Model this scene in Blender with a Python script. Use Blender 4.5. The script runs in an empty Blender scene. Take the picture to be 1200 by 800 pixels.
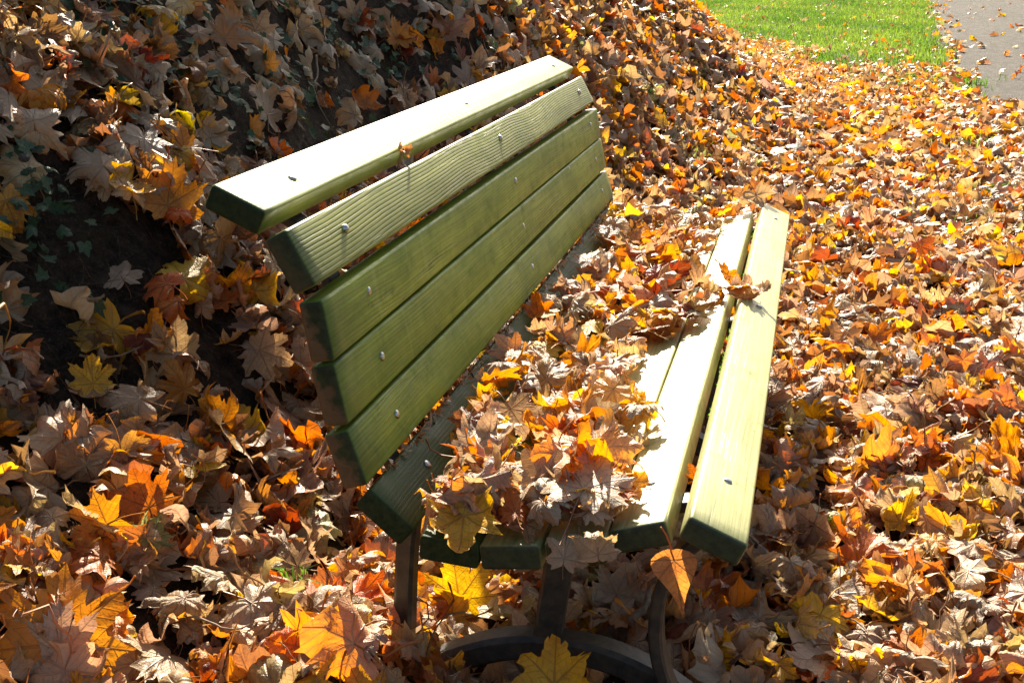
import bpy, math, random
import numpy as np
from mathutils import Matrix, Vector

rng = np.random.default_rng(7)
random.seed(7)
SC = bpy.context.scene
COL = SC.collection
R_ = math.radians

# ------------------------------------------------------------------ camera
RC = np.array([[0.9721169, 0.2335342, -0.0212240],
               [0.0495223, -0.2929220, -0.9548530],
               [-0.2292078, 0.9271777, -0.2963196]])     # rows: right, down, forward
CP = np.array([0.419175, -1.656988, 1.306683])
FPX = 1453.738 / 1200.0                                   # focal length / image width
cam_d = bpy.data.cameras.new("camera")
cam = bpy.data.objects.new("camera", cam_d)
COL.objects.link(cam)
cam_d.sensor_width = 36.0
cam_d.lens = 36.0 * FPX
cam_d.clip_start = 0.05
cam_d.clip_end = 1000
cam.matrix_world = Matrix(((RC[0, 0], -RC[1, 0], -RC[2, 0], CP[0]),
                           (RC[0, 1], -RC[1, 1], -RC[2, 1], CP[1]),
                           (RC[0, 2], -RC[1, 2], -RC[2, 2], CP[2]),
                           (0, 0, 0, 1)))
SC.camera = cam

# ------------------------------------------------------------------ sky, sun, exposure
SUN = np.array([-0.191, 0.816, 0.546])
SUN = SUN / np.linalg.norm(SUN)
world = bpy.data.worlds.new("World")
SC.world = world
world.use_nodes = True
nt = world.node_tree
sky = nt.nodes.new("ShaderNodeTexSky")
sky.sky_type = 'NISHITA'
sky.sun_disc = False
sky.sun_elevation = math.asin(SUN[2])
sky.sun_rotation = math.atan2(SUN[0], SUN[1])
nt.links.new(sky.outputs[0], nt.nodes["Background"].inputs[0])
nt.nodes["Background"].inputs[1].default_value = 0.05
sky.dust_density = 3.0
sky.ozone_density = 0.3
sun_d = bpy.data.lights.new("sun", 'SUN')
sun_d.energy = 5.0
sun_d.angle = R_(0.5)
sun_d.color = (1.0, 0.92, 0.76)
sun_o = bpy.data.objects.new("sun", sun_d)
COL.objects.link(sun_o)
sun_o.rotation_euler = Vector(SUN).to_track_quat('Z', 'Y').to_euler()
SC.view_settings.view_transform = 'Standard'
SC.view_settings.look = 'None'
SC.view_settings.exposure = 1.8
SC.view_settings.gamma = 1.0
SC.view_settings.use_curve_mapping = False


def project(P):
    """world points (N,3) -> pixel x, y in a 1200x800 frame and depth"""
    d = (np.atleast_2d(P) - CP) @ RC.T
    z = np.maximum(d[:, 2], 1e-3)
    return 600 + 1453.7 * d[:, 0] / z, 400 + 1453.7 * d[:, 1] / z, d[:, 2]


# ------------------------------------------------------------------ tagging
def tag(o, label=None, cat=None, group=None, kind=None):
    if label: o['label'] = label
    if cat: o['category'] = cat
    if group: o['group'] = group
    if kind: o['kind'] = kind
    return o


def empty(name, loc=(0, 0, 0)):
    o = bpy.data.objects.new(name, None)
    o.location = loc
    o.empty_display_size = 0.1
    COL.objects.link(o)
    return o


# ------------------------------------------------------------------ node helper
class NB:
    def __init__(s, name):
        s.m = bpy.data.materials.new(name)
        s.m.use_nodes = True
        s.t = s.m.node_tree
        s.t.nodes.clear()
        s.out = s.t.nodes.new("ShaderNodeOutputMaterial")

    def put(s, sock, v):
        if v is None: return
        if hasattr(v, 'is_output') or isinstance(v, bpy.types.NodeSocket):
            s.t.links.new(v, sock)
        elif isinstance(v, (tuple, list)):
            if sock.type == 'RGBA' and len(v) == 3: v = (*v, 1)
            sock.default_value = v
        else:
            sock.default_value = v

    def n(s, typ, ins=None, outi=0, **props):
        nd = s.t.nodes.new(typ)
        for k, v in props.items(): setattr(nd, k, v)
        for k, v in (ins or {}).items(): s.put(nd.inputs[k], v)
        return nd.outputs[outi]

    def math(s, op, a, b=None, c=None, clamp=False):
        nd = s.t.nodes.new("ShaderNodeMath")
        nd.operation = op
        nd.use_clamp = clamp
        for i, v in enumerate((a, b, c)):
            if v is not None: s.put(nd.inputs[i], v)
        return nd.outputs[0]

    def mix(s, f, a, b, mode='MIX'):
        nd = s.t.nodes.new("ShaderNodeMix")
        nd.data_type = 'RGBA'
        nd.blend_type = mode
        s.put(nd.inputs[0], f)
        s.put(nd.inputs[6], a)
        s.put(nd.inputs[7], b)
        return nd.outputs[2]

    def ramp(s, f, a, b, lo=0.0, hi=1.0):
        nd = s.t.nodes.new("ShaderNodeMapRange")
        nd.clamp = True
        for i, v in enumerate((f, a, b, lo, hi)): s.put(nd.inputs[i], v)
        return nd.outputs[0]

    def noise(s, vec, scale, detail=4, rough=0.55, dist=0.0, w=None):
        nd = s.t.nodes.new("ShaderNodeTexNoise")
        if w is not None:
            nd.noise_dimensions = '4D'
            s.put(nd.inputs['W'], w)
        s.put(nd.inputs['Vector'], vec)
        s.put(nd.inputs['Scale'], scale)
        nd.inputs['Detail'].default_value = detail
        nd.inputs['Roughness'].default_value = rough
        nd.inputs['Distortion'].default_value = dist
        return nd.outputs[0]

    def scalev(s, vec, sc, off=(0, 0, 0)):
        nd = s.t.nodes.new("ShaderNodeMapping")
        s.put(nd.inputs[0], vec)
        nd.inputs[1].default_value = off
        nd.inputs[3].default_value = sc
        return nd.outputs[0]

    def bump(s, h, dist, strength=1.0, normal=None):
        nd = s.t.nodes.new("ShaderNodeBump")
        nd.inputs['Strength'].default_value = strength
        nd.inputs['Distance'].default_value = dist
        s.put(nd.inputs['Height'], h)
        if normal is not None: s.put(nd.inputs['Normal'], normal)
        return nd.outputs[0]

    def bsdf(s, col, rough, spec=0.5, normal=None, metal=0.0):
        nd = s.t.nodes.new("ShaderNodeBsdfPrincipled")
        s.put(nd.inputs['Base Color'], col)
        s.put(nd.inputs['Roughness'], rough)
        s.put(nd.inputs['Specular IOR Level'], spec)
        s.put(nd.inputs['Metallic'], metal)
        if normal is not None: s.put(nd.inputs['Normal'], normal)
        return nd.outputs[0]

    def finish(s, sh):
        s.t.links.new(sh, s.out.inputs[0])
        return s.m


# ------------------------------------------------------------------ materials
def leaf_material(name, trans=0.38, ivy=False):
    b = NB(name)
    uvn = b.n("ShaderNodeAttribute", attribute_name="leafuv", outi=1)
    tint = b.n("ShaderNodeAttribute", attribute_name="tint", outi=0)
    rnd = b.n("ShaderNodeAttribute", attribute_name="tint", outi=3)
    w = b.math('MULTIPLY', rnd, 40.0)
    sep = b.t.nodes.new("ShaderNodeSeparateXYZ")
    b.t.links.new(uvn, sep.inputs[0])
    x = b.math('ABSOLUTE', sep.outputs[0])
    y = sep.outputs[1]
    r = b.math('SQRT', b.math('ADD', b.math('MULTIPLY', x, x), b.math('MULTIPLY', y, y)))
    ang = b.math('ARCTAN2', x, y)
    dmin = None
    amin = None
    for a in (0.0, 0.80, 1.66):
        da = b.math('ABSOLUTE', b.math('SUBTRACT', ang, a))
        amin = da if amin is None else b.math('MINIMUM', amin, da)
    perp = b.math('MULTIPLY', r, b.math('SINE', b.math('MINIMUM', amin, 1.3)))
    along = b.math('MULTIPLY', r, b.math('COSINE', amin))
    width = b.ramp(r, 0.0, 1.0, 0.022, 0.007)
    vein = b.math('SUBTRACT', 1.0, b.ramp(b.math('DIVIDE', perp, width), 0.4, 1.3), clamp=True)
    sec = b.math('SINE', b.math('MULTIPLY', b.math('SUBTRACT', along, b.math('MULTIPLY', perp, 0.75)), 46.0))
    sec = b.ramp(sec, 0.80, 1.0)
    veins = b.math('MAXIMUM', vein, b.math('MULTIPLY', sec, 0.45))
    n1 = b.noise(uvn, 2.2, 4, 0.6, w=w)
    n2 = b.noise(uvn, 9.0, 5, 0.65, w=w)
    n3 = b.noise(uvn, 30.0, 3, 0.6, w=w)
    back = b.n("ShaderNodeNewGeometry", outi=6)
    if ivy:
        front = b.mix(b.ramp(n1, .35, .7), tint, (0.05, 0.10, 0.03))
        front = b.mix(b.math('MULTIPLY', veins, 0.6), front, (0.16, 0.22, 0.10))
        under = (0.10, 0.15, 0.05)
    else:
        hs = b.t.nodes.new("ShaderNodeHueSaturation")
        hs.inputs['Hue'].default_value = 0.487
        hs.inputs['Value'].default_value = 0.70
        b.t.links.new(tint, hs.inputs['Color'])
        front = b.mix(b.ramp(n1, .35, .68), tint, hs.outputs[0])
        front = b.mix(b.ramp(n2, .60, .74, 0, .75), front, (0.13, 0.055, 0.03))
        edge = b.math('MULTIPLY', b.ramp(r, .55, 1.0), b.ramp(n2, .42, .6))
        front = b.mix(b.math('MULTIPLY', edge, .5), front, (0.17, 0.08, 0.045))
        front = b.mix(b.math('MULTIPLY', veins, 0.40), front, (0.30, 0.15, 0.07))
        pale = b.mix(b.ramp(n1, .3, .7), (0.70, 0.545, 0.375), (0.54, 0.37, 0.215))
        under = b.mix(0.22, pale, tint)
        under = b.mix(b.ramp(n2, .60, .78, 0, .45), under, (0.20, 0.11, 0.075))
        under = b.mix(b.math('MULTIPLY', veins, 0.45), under, (0.52, 0.36, 0.24))
    colr = b.mix(back, front, under)
    if not ivy:
        colr = b.mix(b.ramp(n3, .54, .74, 0, .45), colr, b.mix(1.0, colr, (.42, .38, .32), 'MULTIPLY'))
    hgt = b.math('ADD', b.math('MULTIPLY', veins, -0.5), b.math('ADD', b.math('MULTIPLY', n2, 0.9), b.math('MULTIPLY', n3, 0.35)))
    nrm = b.bump(hgt, 0.0032, 1.0)
    p = b.bsdf(colr, b.ramp(n2, .3, .7, .30, .52) if not ivy else 0.28, 0.5, nrm)
    tr = b.t.nodes.new("ShaderNodeBsdfTranslucent")
    if ivy:
        b.put(tr.inputs[0], (0.10, 0.22, 0.03))
    else:
        g = b.t.nodes.new("ShaderNodeHueSaturation")
        g.inputs['Saturation'].default_value = 1.12
        g.inputs['Value'].default_value = 1.25
        b.t.links.new(front, g.inputs['Color'])
        tc = b.mix(b.math('MULTIPLY', veins, 0.5), g.outputs[0], (0.25, 0.10, 0.03))
        b.t.links.new(tc, tr.inputs[0])
    b.t.links.new(nrm, tr.inputs[1])
    ms = b.t.nodes.new("ShaderNodeMixShader")
    ms.inputs[0].default_value = trans
    b.t.links.new(p, ms.inputs[1])
    b.t.links.new(tr.outputs[0], ms.inputs[2])
    return b.finish(ms.outputs[0])


def wood_material(name, kind, mul=(1.0, 1.0, 1.0), spec=None):
    """kind: 'back' (algae green boards), 'ridged' (weathered raised grain), 'seat' (dark algae), 'pale' (worn pale boards)"""
    b = NB(name)
    tc = b.t.nodes.new("ShaderNodeTexCoord")
    obj = tc.outputs['Object']
    rnd = b.n("ShaderNodeObjectInfo", outi=5)
    w = b.math('MULTIPLY', rnd, 30.0)
    sep = b.t.nodes.new("ShaderNodeSeparateXYZ")
    b.t.links.new(obj, sep.inputs[0])
    nsep = b.t.nodes.new("ShaderNodeSeparateXYZ")
    b.t.links.new(tc.outputs['Normal'], nsep.inputs[0])
    # annual rings: cylinders round a far pith line, bent by low noise and by knots
    warp = b.noise(b.scalev(obj, (3.0, 1.3, 3.0)), 1.0, 1 if kind == 'ridged' else 3, 0.5, w=w)
    fine = b.noise(b.scalev(obj, (170.0, 4.0, 170.0)), 1.0, 3, 0.6, w=w)
    fib = b.noise(b.scalev(obj, (420.0, 14.0, 420.0)), 1.0, 2, 0.6, w=w)
    rad = b.math('ADD', sep.outputs[0], b.math('MULTIPLY', warp, {'ridged': .07, 'back': .05, 'seat': .05, 'pale': .05}[kind]))
    warp2 = b.noise(b.scalev(obj, (14.0, 7.0, 14.0)), 1.0, 2, 0.5, w=w)
    rad = b.math('ADD', rad, b.math('MULTIPLY', warp2, .0035))
    vor = b.t.nodes.new("ShaderNodeTexVoronoi")
    vor.voronoi_dimensions = '4D'
    b.put(vor.inputs['Vector'], b.scalev(obj, (7.0, 2.2, 3.0)))
    b.put(vor.inputs['W'], w)
    vor.inputs['Scale'].default_value = 1.0
    kd = vor.outputs['Distance']
    knot = b.math('SUBTRACT', 1.0, b.ramp(kd, 0.0, 0.24), clamp=True)
    rad = b.math('ADD', rad, b.math('MULTIPLY', b.math('POWER', knot, 2.0), 0.012))
    freq = {'ridged': 980.0, 'back': 900.0, 'seat': 900.0, 'pale': 800.0}[kind]
    ring = b.math('SINE', b.math('ADD', b.math('MULTIPLY', rad, freq), b.math('MULTIPLY', fine, 1.1)))
    ring01 = b.ramp(ring, -1, 1)
    late = b.math('MULTIPLY', b.math('POWER', ring01, 3.5), b.ramp(b.noise(b.scalev(obj, (40.0, 3.5, 40.0)), 1.0, 3, .6, w=w), .3, .62, .25, 1.0))
    ring01 = b.math('SUBTRACT', 1.0, late)
    big = b.noise(b.scalev(obj, (9.0, 2.6, 9.0)), 1.0, 5, 0.6, w=w)
    spot = b.noise(obj, 95.0, 4, 0.65, w=w)
    mott = b.noise(obj, 22.0, 5, 0.65, w=w)
    blotg = b.noise(b.scalev(obj, (16.0, 2.0, 16.0)), 1.0, 3, .6, w=w)
    if kind == 'back':
        c = b.mix(b.ramp(big, .32, .68), (0.175, 0.265, 0.014), (0.370, 0.445, 0.050))
        c = b.mix(b.math('MULTIPLY', late, b.ramp(blotg, .38, .62, .12, .75)), c, (0.060, 0.075, 0.010))
        rs = 0.42
    elif kind == 'ridged':
        c = b.mix(b.ramp(big, .32, .68), (0.24, 0.265, 0.03), (0.40, 0.41, 0.09))
        c = b.mix(b.math('MULTIPLY', late, .90), c, (0.050, 0.048, 0.010))
        rs = 0.46
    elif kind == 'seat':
        c = b.mix(b.ramp(big, .3, .7), (0.040, 0.068, 0.018), (0.085, 0.120, 0.036))  # dark green base, much darker than the other boards
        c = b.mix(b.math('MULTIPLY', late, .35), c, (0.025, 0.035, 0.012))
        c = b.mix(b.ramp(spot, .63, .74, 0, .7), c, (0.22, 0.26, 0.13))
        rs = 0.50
    else:
        c = b.mix(b.ramp(big, .32, .68), (0.48, 0.45, 0.17), (0.63, 0.58, 0.28))
        c = b.mix(b.math('MULTIPLY', late, .30), c, (0.31, 0.29, 0.11))
        rs = 0.36
    streak = b.noise(b.scalev(obj, (130.0, 2.4, 130.0)), 1.0, 6, 0.8, w=w)
    c = b.mix(b.ramp(streak, .38, .66, 0, .75), c, b.mix(1.0, c, (.40, .44, .30), 'MULTIPLY'))
    c = b.mix(b.ramp(streak, .48, .25, 0, .45), c, b.mix(1.0, c, (1.5, 1.40, 1.5), 'MULTIPLY'))
    drip = b.noise(b.scalev(obj, (3.0, 34.0, 3.0)), 1.0, 3, .6, w=w)
    if kind == 'back': c = b.mix(b.ramp(drip, .56, .74, 0, .38), c, (0.36, 0.40, 0.14))
    blot = b.noise(b.scalev(obj, (13.0, 5.0, 13.0)), 1.0, 6, 0.7, w=w)
    c = b.mix(b.ramp(blot, .46, .66, 0, {'pale': .28, 'seat': .5}.get(kind, .62)), c, b.mix(1.0, c, (.48, .60, .32), 'MULTIPLY'))
    c = b.mix(b.ramp(mott, .56, .72, 0, .55), c, (0.07, 0.12, 0.012))                       # algae patches
    c = b.mix(b.ramp(spot, .66, .76, 0, .5), c, (0.045, 0.05, 0.02))                        # black specks
    crack = b.noise(b.scalev(obj, (60.0, 1.3, 60.0)), 1.0, 2, 0.5, 0.4, w=w)
    cr = b.math('SUBTRACT', 1.0, b.ramp(b.math('ABSOLUTE', b.math('SUBTRACT', crack, 0.5)), 0.0, 0.007), clamp=True)
    cr = b.math('MULTIPLY', cr, b.ramp(big, .45, .6))
    c = b.mix(b.math('MULTIPLY', cr, .75), c, (0.03, 0.03, 0.012))
    c = b.mix(b.math('MULTIPLY', b.ramp(knot, .55, .85), .75), c, (0.12, 0.075, 0.025))     # knot heart
    # edges and end grain carry thick dark algae, brown where it has rubbed off
    ny = b.math('ABSOLUTE', nsep.outputs[1])
    endf = b.ramp(ny, 0.35, 0.8)
    endn = b.noise(obj, 34.0, 4, 0.6, w=w)
    brown = b.mix(b.ramp(endn, .35, .65), (0.20, 0.105, 0.045), (0.12, 0.07, 0.03))
    green = b.mix(b.ramp(spot, .35, .65), (0.018, 0.026, 0.008), (0.045, 0.055, 0.018))
    bf = b.ramp(b.math('ADD', b.math('MULTIPLY', sep.outputs[2], -9.0), b.math('ADD', endn, b.math('MULTIPLY', sep.outputs[0], 2.0))), .42, .56)
    if kind == 'back':
        endc = b.mix(bf, green, brown)
    elif kind == 'ridged':
        endc = b.mix(b.math('MULTIPLY', bf, .35), green, brown)
    else:
        endc = green
    c = b.mix(endf, c, endc)
    ay = b.math('ABSOLUTE', sep.outputs[1])
    if mul != (1.0, 1.0, 1.0): c = b.mix(1.0, c, mul, 'MULTIPLY')
    rim = b.math('MULTIPLY', b.ramp(b.math('ADD', ay, b.math('MULTIPLY', mott, .05)), 1.10, 1.225), .55)
    rim = b.math('MULTIPLY', rim, b.math('SUBTRACT', 1.0, endf))
    c = b.mix(rim, c, (0.05, 0.075, 0.02))
    h = b.math('ADD', b.math('MULTIPLY', b.math('MULTIPLY', ring01, b.math('SUBTRACT', 1.0, endf)), {'ridged': 1.0, 'back': .22, 'seat': .3, 'pale': .22}[kind]),
               b.math('ADD', b.math('MULTIPLY', fine, .35), b.math('ADD', b.math('MULTIPLY', fib, .22), b.math('MULTIPLY', cr, {'pale': -.25}.get(kind, -1.0)))))
    h = b.math('ADD', h, b.math('MULTIPLY', spot, .25))
    nrm = b.bump(h, {'ridged': 0.0008, 'back': .0009, 'seat': .0010, 'pale': .0007}[kind], 0.9)
    rough = b.math('ADD', b.ramp(mott, .3, .7, rs - .08, rs + .14), b.math('MULTIPLY', endf, .25))
    return b.finish(b.bsdf(c, rough, spec if spec is not None else {'back': .32, 'ridged': .35}.get(kind, .5), nrm))


def simple_mat(name, c1, c2, scale, rough, spec=.4, metal=0.0, bump=0.0, detail=5):
    b = NB(name)
    tc = b.t.nodes.new("ShaderNodeTexCoord")
    n = b.noise(tc.outputs['Object'], scale, detail, .6)
    c = b.mix(b.ramp(n, .35, .65), c1, c2)
    nrm = b.bump(b.noise(tc.outputs['Object'], scale * 3, 4, .6), bump, 0.9) if bump else None
    return b.finish(b.bsdf(c, rough, spec, nrm, metal))


def ground_material():
    b = NB("soil")
    geo = b.n("ShaderNodeNewGeometry", outi=0)
    sep = b.t.nodes.new("ShaderNodeSeparateXYZ")
    b.t.links.new(geo, sep.inputs[0])
    n1 = b.noise(geo, 3.0, 5, .6)
    n2 = b.noise(geo, 28.0, 6, .68)
    n3 = b.noise(geo, 150.0, 4, .6)
    soil = b.mix(b.ramp(n2, .35, .65), (0.022, 0.015, 0.010), (0.095, 0.066, 0.044))
    soil = b.mix(b.ramp(n3, .58, .72, 0, .8), soil, (0.20, 0.14, 0.095))
    soil = b.mix(b.ramp(n1, .58, .72, 0, .35), soil, (0.04, 0.055, 0.02))
    turf = b.mix(b.ramp(n2, .3, .7), (0.05, 0.085, 0.018), (0.10, 0.15, 0.03))
    yy = b.math('ADD', sep.outputs[1], b.math('MULTIPLY', b.math('SUBTRACT', n1, .5), 4.0))
    yy = b.math('ADD', yy, b.math('MULTIPLY', sep.outputs[0], 2.6))
    c = b.mix(b.ramp(yy, 14.2, 16.2), soil, turf)
    h = b.math('ADD', n2, b.math('MULTIPLY', n3, .35))
    return b.finish(b.bsdf(c, .95, .15, b.bump(h, .07, 1.0)))


def path_material():
    b = NB("gravel")
    geo = b.n("ShaderNodeNewGeometry", outi=0)
    n1 = b.noise(geo, 1.2, 5, .6)
    n2 = b.noise(geo, 60.0, 4, .65)
    n3 = b.noise(geo, 14.0, 5, .65)
    v = b.t.nodes.new("ShaderNodeTexVoronoi")
    b.put(v.inputs['Vector'], geo)
    v.inputs['Scale'].default_value = 55.0
    c = b.mix(b.ramp(n1, .3, .7), (0.090, 0.076, 0.060), (0.165, 0.145, 0.118))
    n4 = b.noise(b.scalev(geo, (9.0, 3.5, 9.0)), 1.0, 6, .7)
    c = b.mix(b.ramp(n4, .46, .60, 0, .8), c, (0.060, 0.047, 0.034))
    c = b.mix(b.ramp(n4, .46, .34, 0, .6), c, (0.23, 0.205, 0.170))
    c = b.mix(b.ramp(v.outputs['Distance'], .2, .6, 0, .7), c, (0.06, 0.05, 0.045))
    c = b.mix(b.ramp(n3, .50, .66, 0, .7), c, (0.07, 0.05, 0.032))
    c = b.mix(b.ramp(n2, .60, .72, 0, .7), c, (0.26, 0.245, 0.22))
    return b.finish(b.bsdf(c, .9, .25, b.bump(b.math('ADD', n2, v.outputs['Distance']), .03, 1.0)))


def blade_material():
    b = NB("grass_blades")
    tint = b.n("ShaderNodeAttribute", attribute_name="tint", outi=0)
    p = b.bsdf(tint, .7, .15)
    tr = b.t.nodes.new("ShaderNodeBsdfTranslucent")
    b.t.links.new(b.mix(1.0, tint, (1.35, 1.5, .8), 'MULTIPLY'), tr.inputs[0])
    ms = b.t.nodes.new("ShaderNodeMixShader")
    ms.inputs[0].default_value = .5
    b.t.links.new(p, ms.inputs[1])
    b.t.links.new(tr.outputs[0], ms.inputs[2])
    return b.finish(ms.outputs[0])


M_LEAF = leaf_material("dry_maple_leaf", 0.42)
M_IVY = leaf_material("ivy_leaf", 0.15, ivy=True)
M_BACK = wood_material("algae_green_wood", 'back')
M_RIDGE = wood_material("ridged_weathered_wood", 'ridged')
M_SEAT = wood_material("dark_green_wood", 'seat', (1.0, 1.0, 1.0), .18)
M_PALE = wood_material("pale_worn_wood", 'pale')
M_RAIL = wood_material("mossy_rail_wood", 'pale', (.62, .72, .42), .28)
M_STEEL = simple_mat("bolt_steel", (0.55, 0.55, 0.53), (0.36, 0.36, 0.34), 120, .28, .5, 1.0)
M_IRON = simple_mat("dull_painted_iron", (0.024, 0.021, 0.018), (0.070, 0.054, 0.036), 45, .52, .5, 0.0, .0006)
M_TWIG = simple_mat("dead_twig", (0.17, 0.11, 0.065), (0.30, 0.22, 0.15), 60, .8, .2, 0, .001)
M_ROOT = simple_mat("root_fibre", (0.05, 0.035, 0.022), (0.12, 0.085, 0.055), 60, .9, .1)
M_STONE = simple_mat("dark_stone", (0.03, 0.028, 0.025), (0.07, 0.06, 0.05), 18, .95, .4, 0, .004)
M_BARK = simple_mat("tree_bark", (0.06, 0.045, 0.03), (0.14, 0.11, 0.08), 14, .9, .2, 0, .02)
M_GRASS = blade_material()
M_HOLE_DISC = simple_mat("green_hole_disc", (0.10, 0.12, 0.035), (0.05, 0.06, 0.02), 60, .7, .2)  # colour of the disc added for the countersunk hole


# ------------------------------------------------------------------ numpy mesh builder
def np_mesh(name, V, F, mat, uv=None, tint=None, parent=None, smooth=True, loc=None):
    me = bpy.data.meshes.new(name)
    V = np.ascontiguousarray(V, dtype=np.float32)
    F = np.ascontiguousarray(F, dtype=np.int32)
    k = F.shape[1]
    me.vertices.add(len(V))
    me.vertices.foreach_set("co", V.ravel())
    me.loops.add(F.size)
    me.loops.foreach_set("vertex_index", F.ravel())
    me.polygons.add(len(F))
    me.polygons.foreach_set("loop_start", np.arange(0, F.size, k, dtype=np.int32))
    me.polygons.foreach_set("use_smooth", np.full(len(F), smooth, dtype=bool))
    if uv is not None:
        a = me.attributes.new("leafuv", 'FLOAT_VECTOR', 'POINT')
        u3 = np.zeros((len(V), 3), np.float32)
        u3[:, :2] = uv
        a.data.foreach_set("vector", u3.ravel())
    if tint is not None:
        a = me.attributes.new("tint", 'FLOAT_COLOR', 'POINT')
        a.data.foreach_set("color", np.ascontiguousarray(tint, dtype=np.float32).ravel())
    me.materials.append(mat)
    me.update(calc_edges=True)
    me.validate()
    o = bpy.data.objects.new(name, me)
    if loc is not None: o.location = loc
    COL.objects.link(o)
    if parent is not None: o.parent = parent
    return o


# ------------------------------------------------------------------ terrain
def sst(a, b, v):
    t = np.clip((v - a) / (b - a), 0, 1)
    return t * t * (3 - 2 * t)


def gh(x, y):
    x = np.asarray(x, float)
    y = np.asarray(y, float)
    toe = -0.58 + 0.62 * sst(2.6, 8.0, y) - 0.10 * np.maximum(0.0, y - 9.0) ** 1.35 + 0.05 * np.sin(y * 1.7)
    near = 1 - sst(0.0, 1.0, y)
    w = 0.10 + 0.22 * sst(2.0, 8.0, y) + .12 * near
    d = (toe - x) / w
    s = np.where(d < 40, w * np.log1p(np.exp(np.minimum(40, d))), toe - x)
    h = 2.8 * np.tanh((1.55 - 0.35 * sst(3.0, 9.0, y) - .45 * near) * s / 2.8)
    f = np.minimum(1.0, s / 0.5)
    h = h + f * (0.06 * np.sin(2.3 * x + 1.1 * y + .5) * np.sin(1.7 * y - .8 * x) + 0.03 * np.sin(6.1 * x - 2.0 * y) * np.sin(4.3 * y + 1.0))
    h = h + .07 * np.exp(-(((x + .36) / .16) ** 2 + ((y - .12) / .30) ** 2)) + .11 * np.exp(-(((x + .25) / .11) ** 2 + ((y + .02) / .15) ** 2))
    h = h + .10 * np.exp(-(((x - .05) / .30) ** 2 + ((y + .10) / .14) ** 2))
    return h + 0.015 * np.sin(1.3 * x + .4) * np.sin(0.9 * y)


def gn(x, y):
    e = .03
    dx = (gh(x + e, y) - gh(x - e, y)) / (2 * e)
    dy = (gh(x, y + e) - gh(x, y - e)) / (2 * e)
    n = np.stack([-dx, -dy, np.ones_like(dx)], -1)
    return n / np.linalg.norm(n, axis=-1, keepdims=True)


def graded(lo, a, b, hi, step):
    core = np.arange(a, b + 1e-6, step)
    out = [core]
    v, s = b, step
    r = []
    while v < hi:
        s *= 1.12
        v += s
        r.append(v)
    l = []
    v, s = a, step
    while v > lo:
        s *= 1.12
        v -= s
        l.append(v)
    return np.concatenate([np.array(l[::-1]), core, np.array(r)])


gx = graded(-150, -3.2, 2.6, 150, .045)
gy = graded(-40, -1.2, 9.0, 260, .045)
X, Y = np.meshgrid(gx, gy)
Z = gh(X, Y)
jit = 0.010 * np.sin(67 * X + 9 * Y) * np.sin(59 * Y + 21 * X) * sst(-0.2, 0.3, Z) + 0.012 * np.sin(31 * X + 17 * Y) * np.sin(27 * Y - 13 * X) * sst(-0.2, 0.3, Z)
V = np.stack([X, Y, Z + jit], -1).reshape(-1, 3)
nx_, ny_ = len(gx), len(gy)
I = np.arange((ny_ - 1) * nx_).reshape(ny_ - 1, nx_)[:, :-1].ravel()
F = np.stack([I, I + 1, I + nx_ + 1, I + nx_], -1)
ground = np_mesh("ground", V, F, ground_material())
tag(ground, "dark bare soil of the ground and bank under the leaves", "ground", kind="structure")


def path_left(y):
    return 1.02 + 0.060 * y + 0.07 * np.sin(y * .9) + .04 * np.sin(y * 2.7) + .10 * np.exp(-((y - 11) / 1.5) ** 2)


py = np.concatenate([np.arange(3.5, 40, .2), np.arange(40, 120, 2.0)])
rows = []
for k in range(9):
    f = k / 8
    rows.append(np.stack([path_left(py) + f * 3.4, py, 0 * py], -1))
PV = np.stack(rows, 1)
PV[..., 2] = gh(PV[..., 0], PV[..., 1]) + .012 + .0 * PV[..., 0]
PV[:, 0, 2] -= .006
PV[:, -1, 2] -= .03
n_ = len(py)
I = (np.arange(n_ - 1)[:, None] * 9 + np.arange(8)[None, :]).ravel()
F = np.stack([I, I + 1, I + 10, I + 9], -1)
path = np_mesh("path", PV.reshape(-1, 3), F, path_material())
tag(path, "grey gravel path with scattered leaves beyond the leaf litter", "path", kind="structure")

# ------------------------------------------------------------------ leaf generator
MAPLE = [(0, 1.0), (5, .86), (9, .80), (12, .84), (15, .70), (19, .60), (22, .63), (26, .47), (30, .40), (34, .50), (37, .64),
         (40, .72), (42, .78), (46, .95), (50, .84), (54, .74), (58, .76), (61, .62), (66, .52), (71, .42), (78, .40), (84, .52),
         (89, .60), (95, .74), (100, .60), (107, .50), (112, .50), (118, .38), (126, .31), (134, .40), (143, .44), (150, .30), (160, .22), (170, .13), (180, .06)]
IVYO = [(0, 1.0), (10, .80), (20, .62), (30, .50), (38, .55), (48, .72), (58, .66), (70, .52), (85, .48), (100, .55), (115, .62), (130, .58), (150, .44), (168, .28), (180, .16)]


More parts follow.
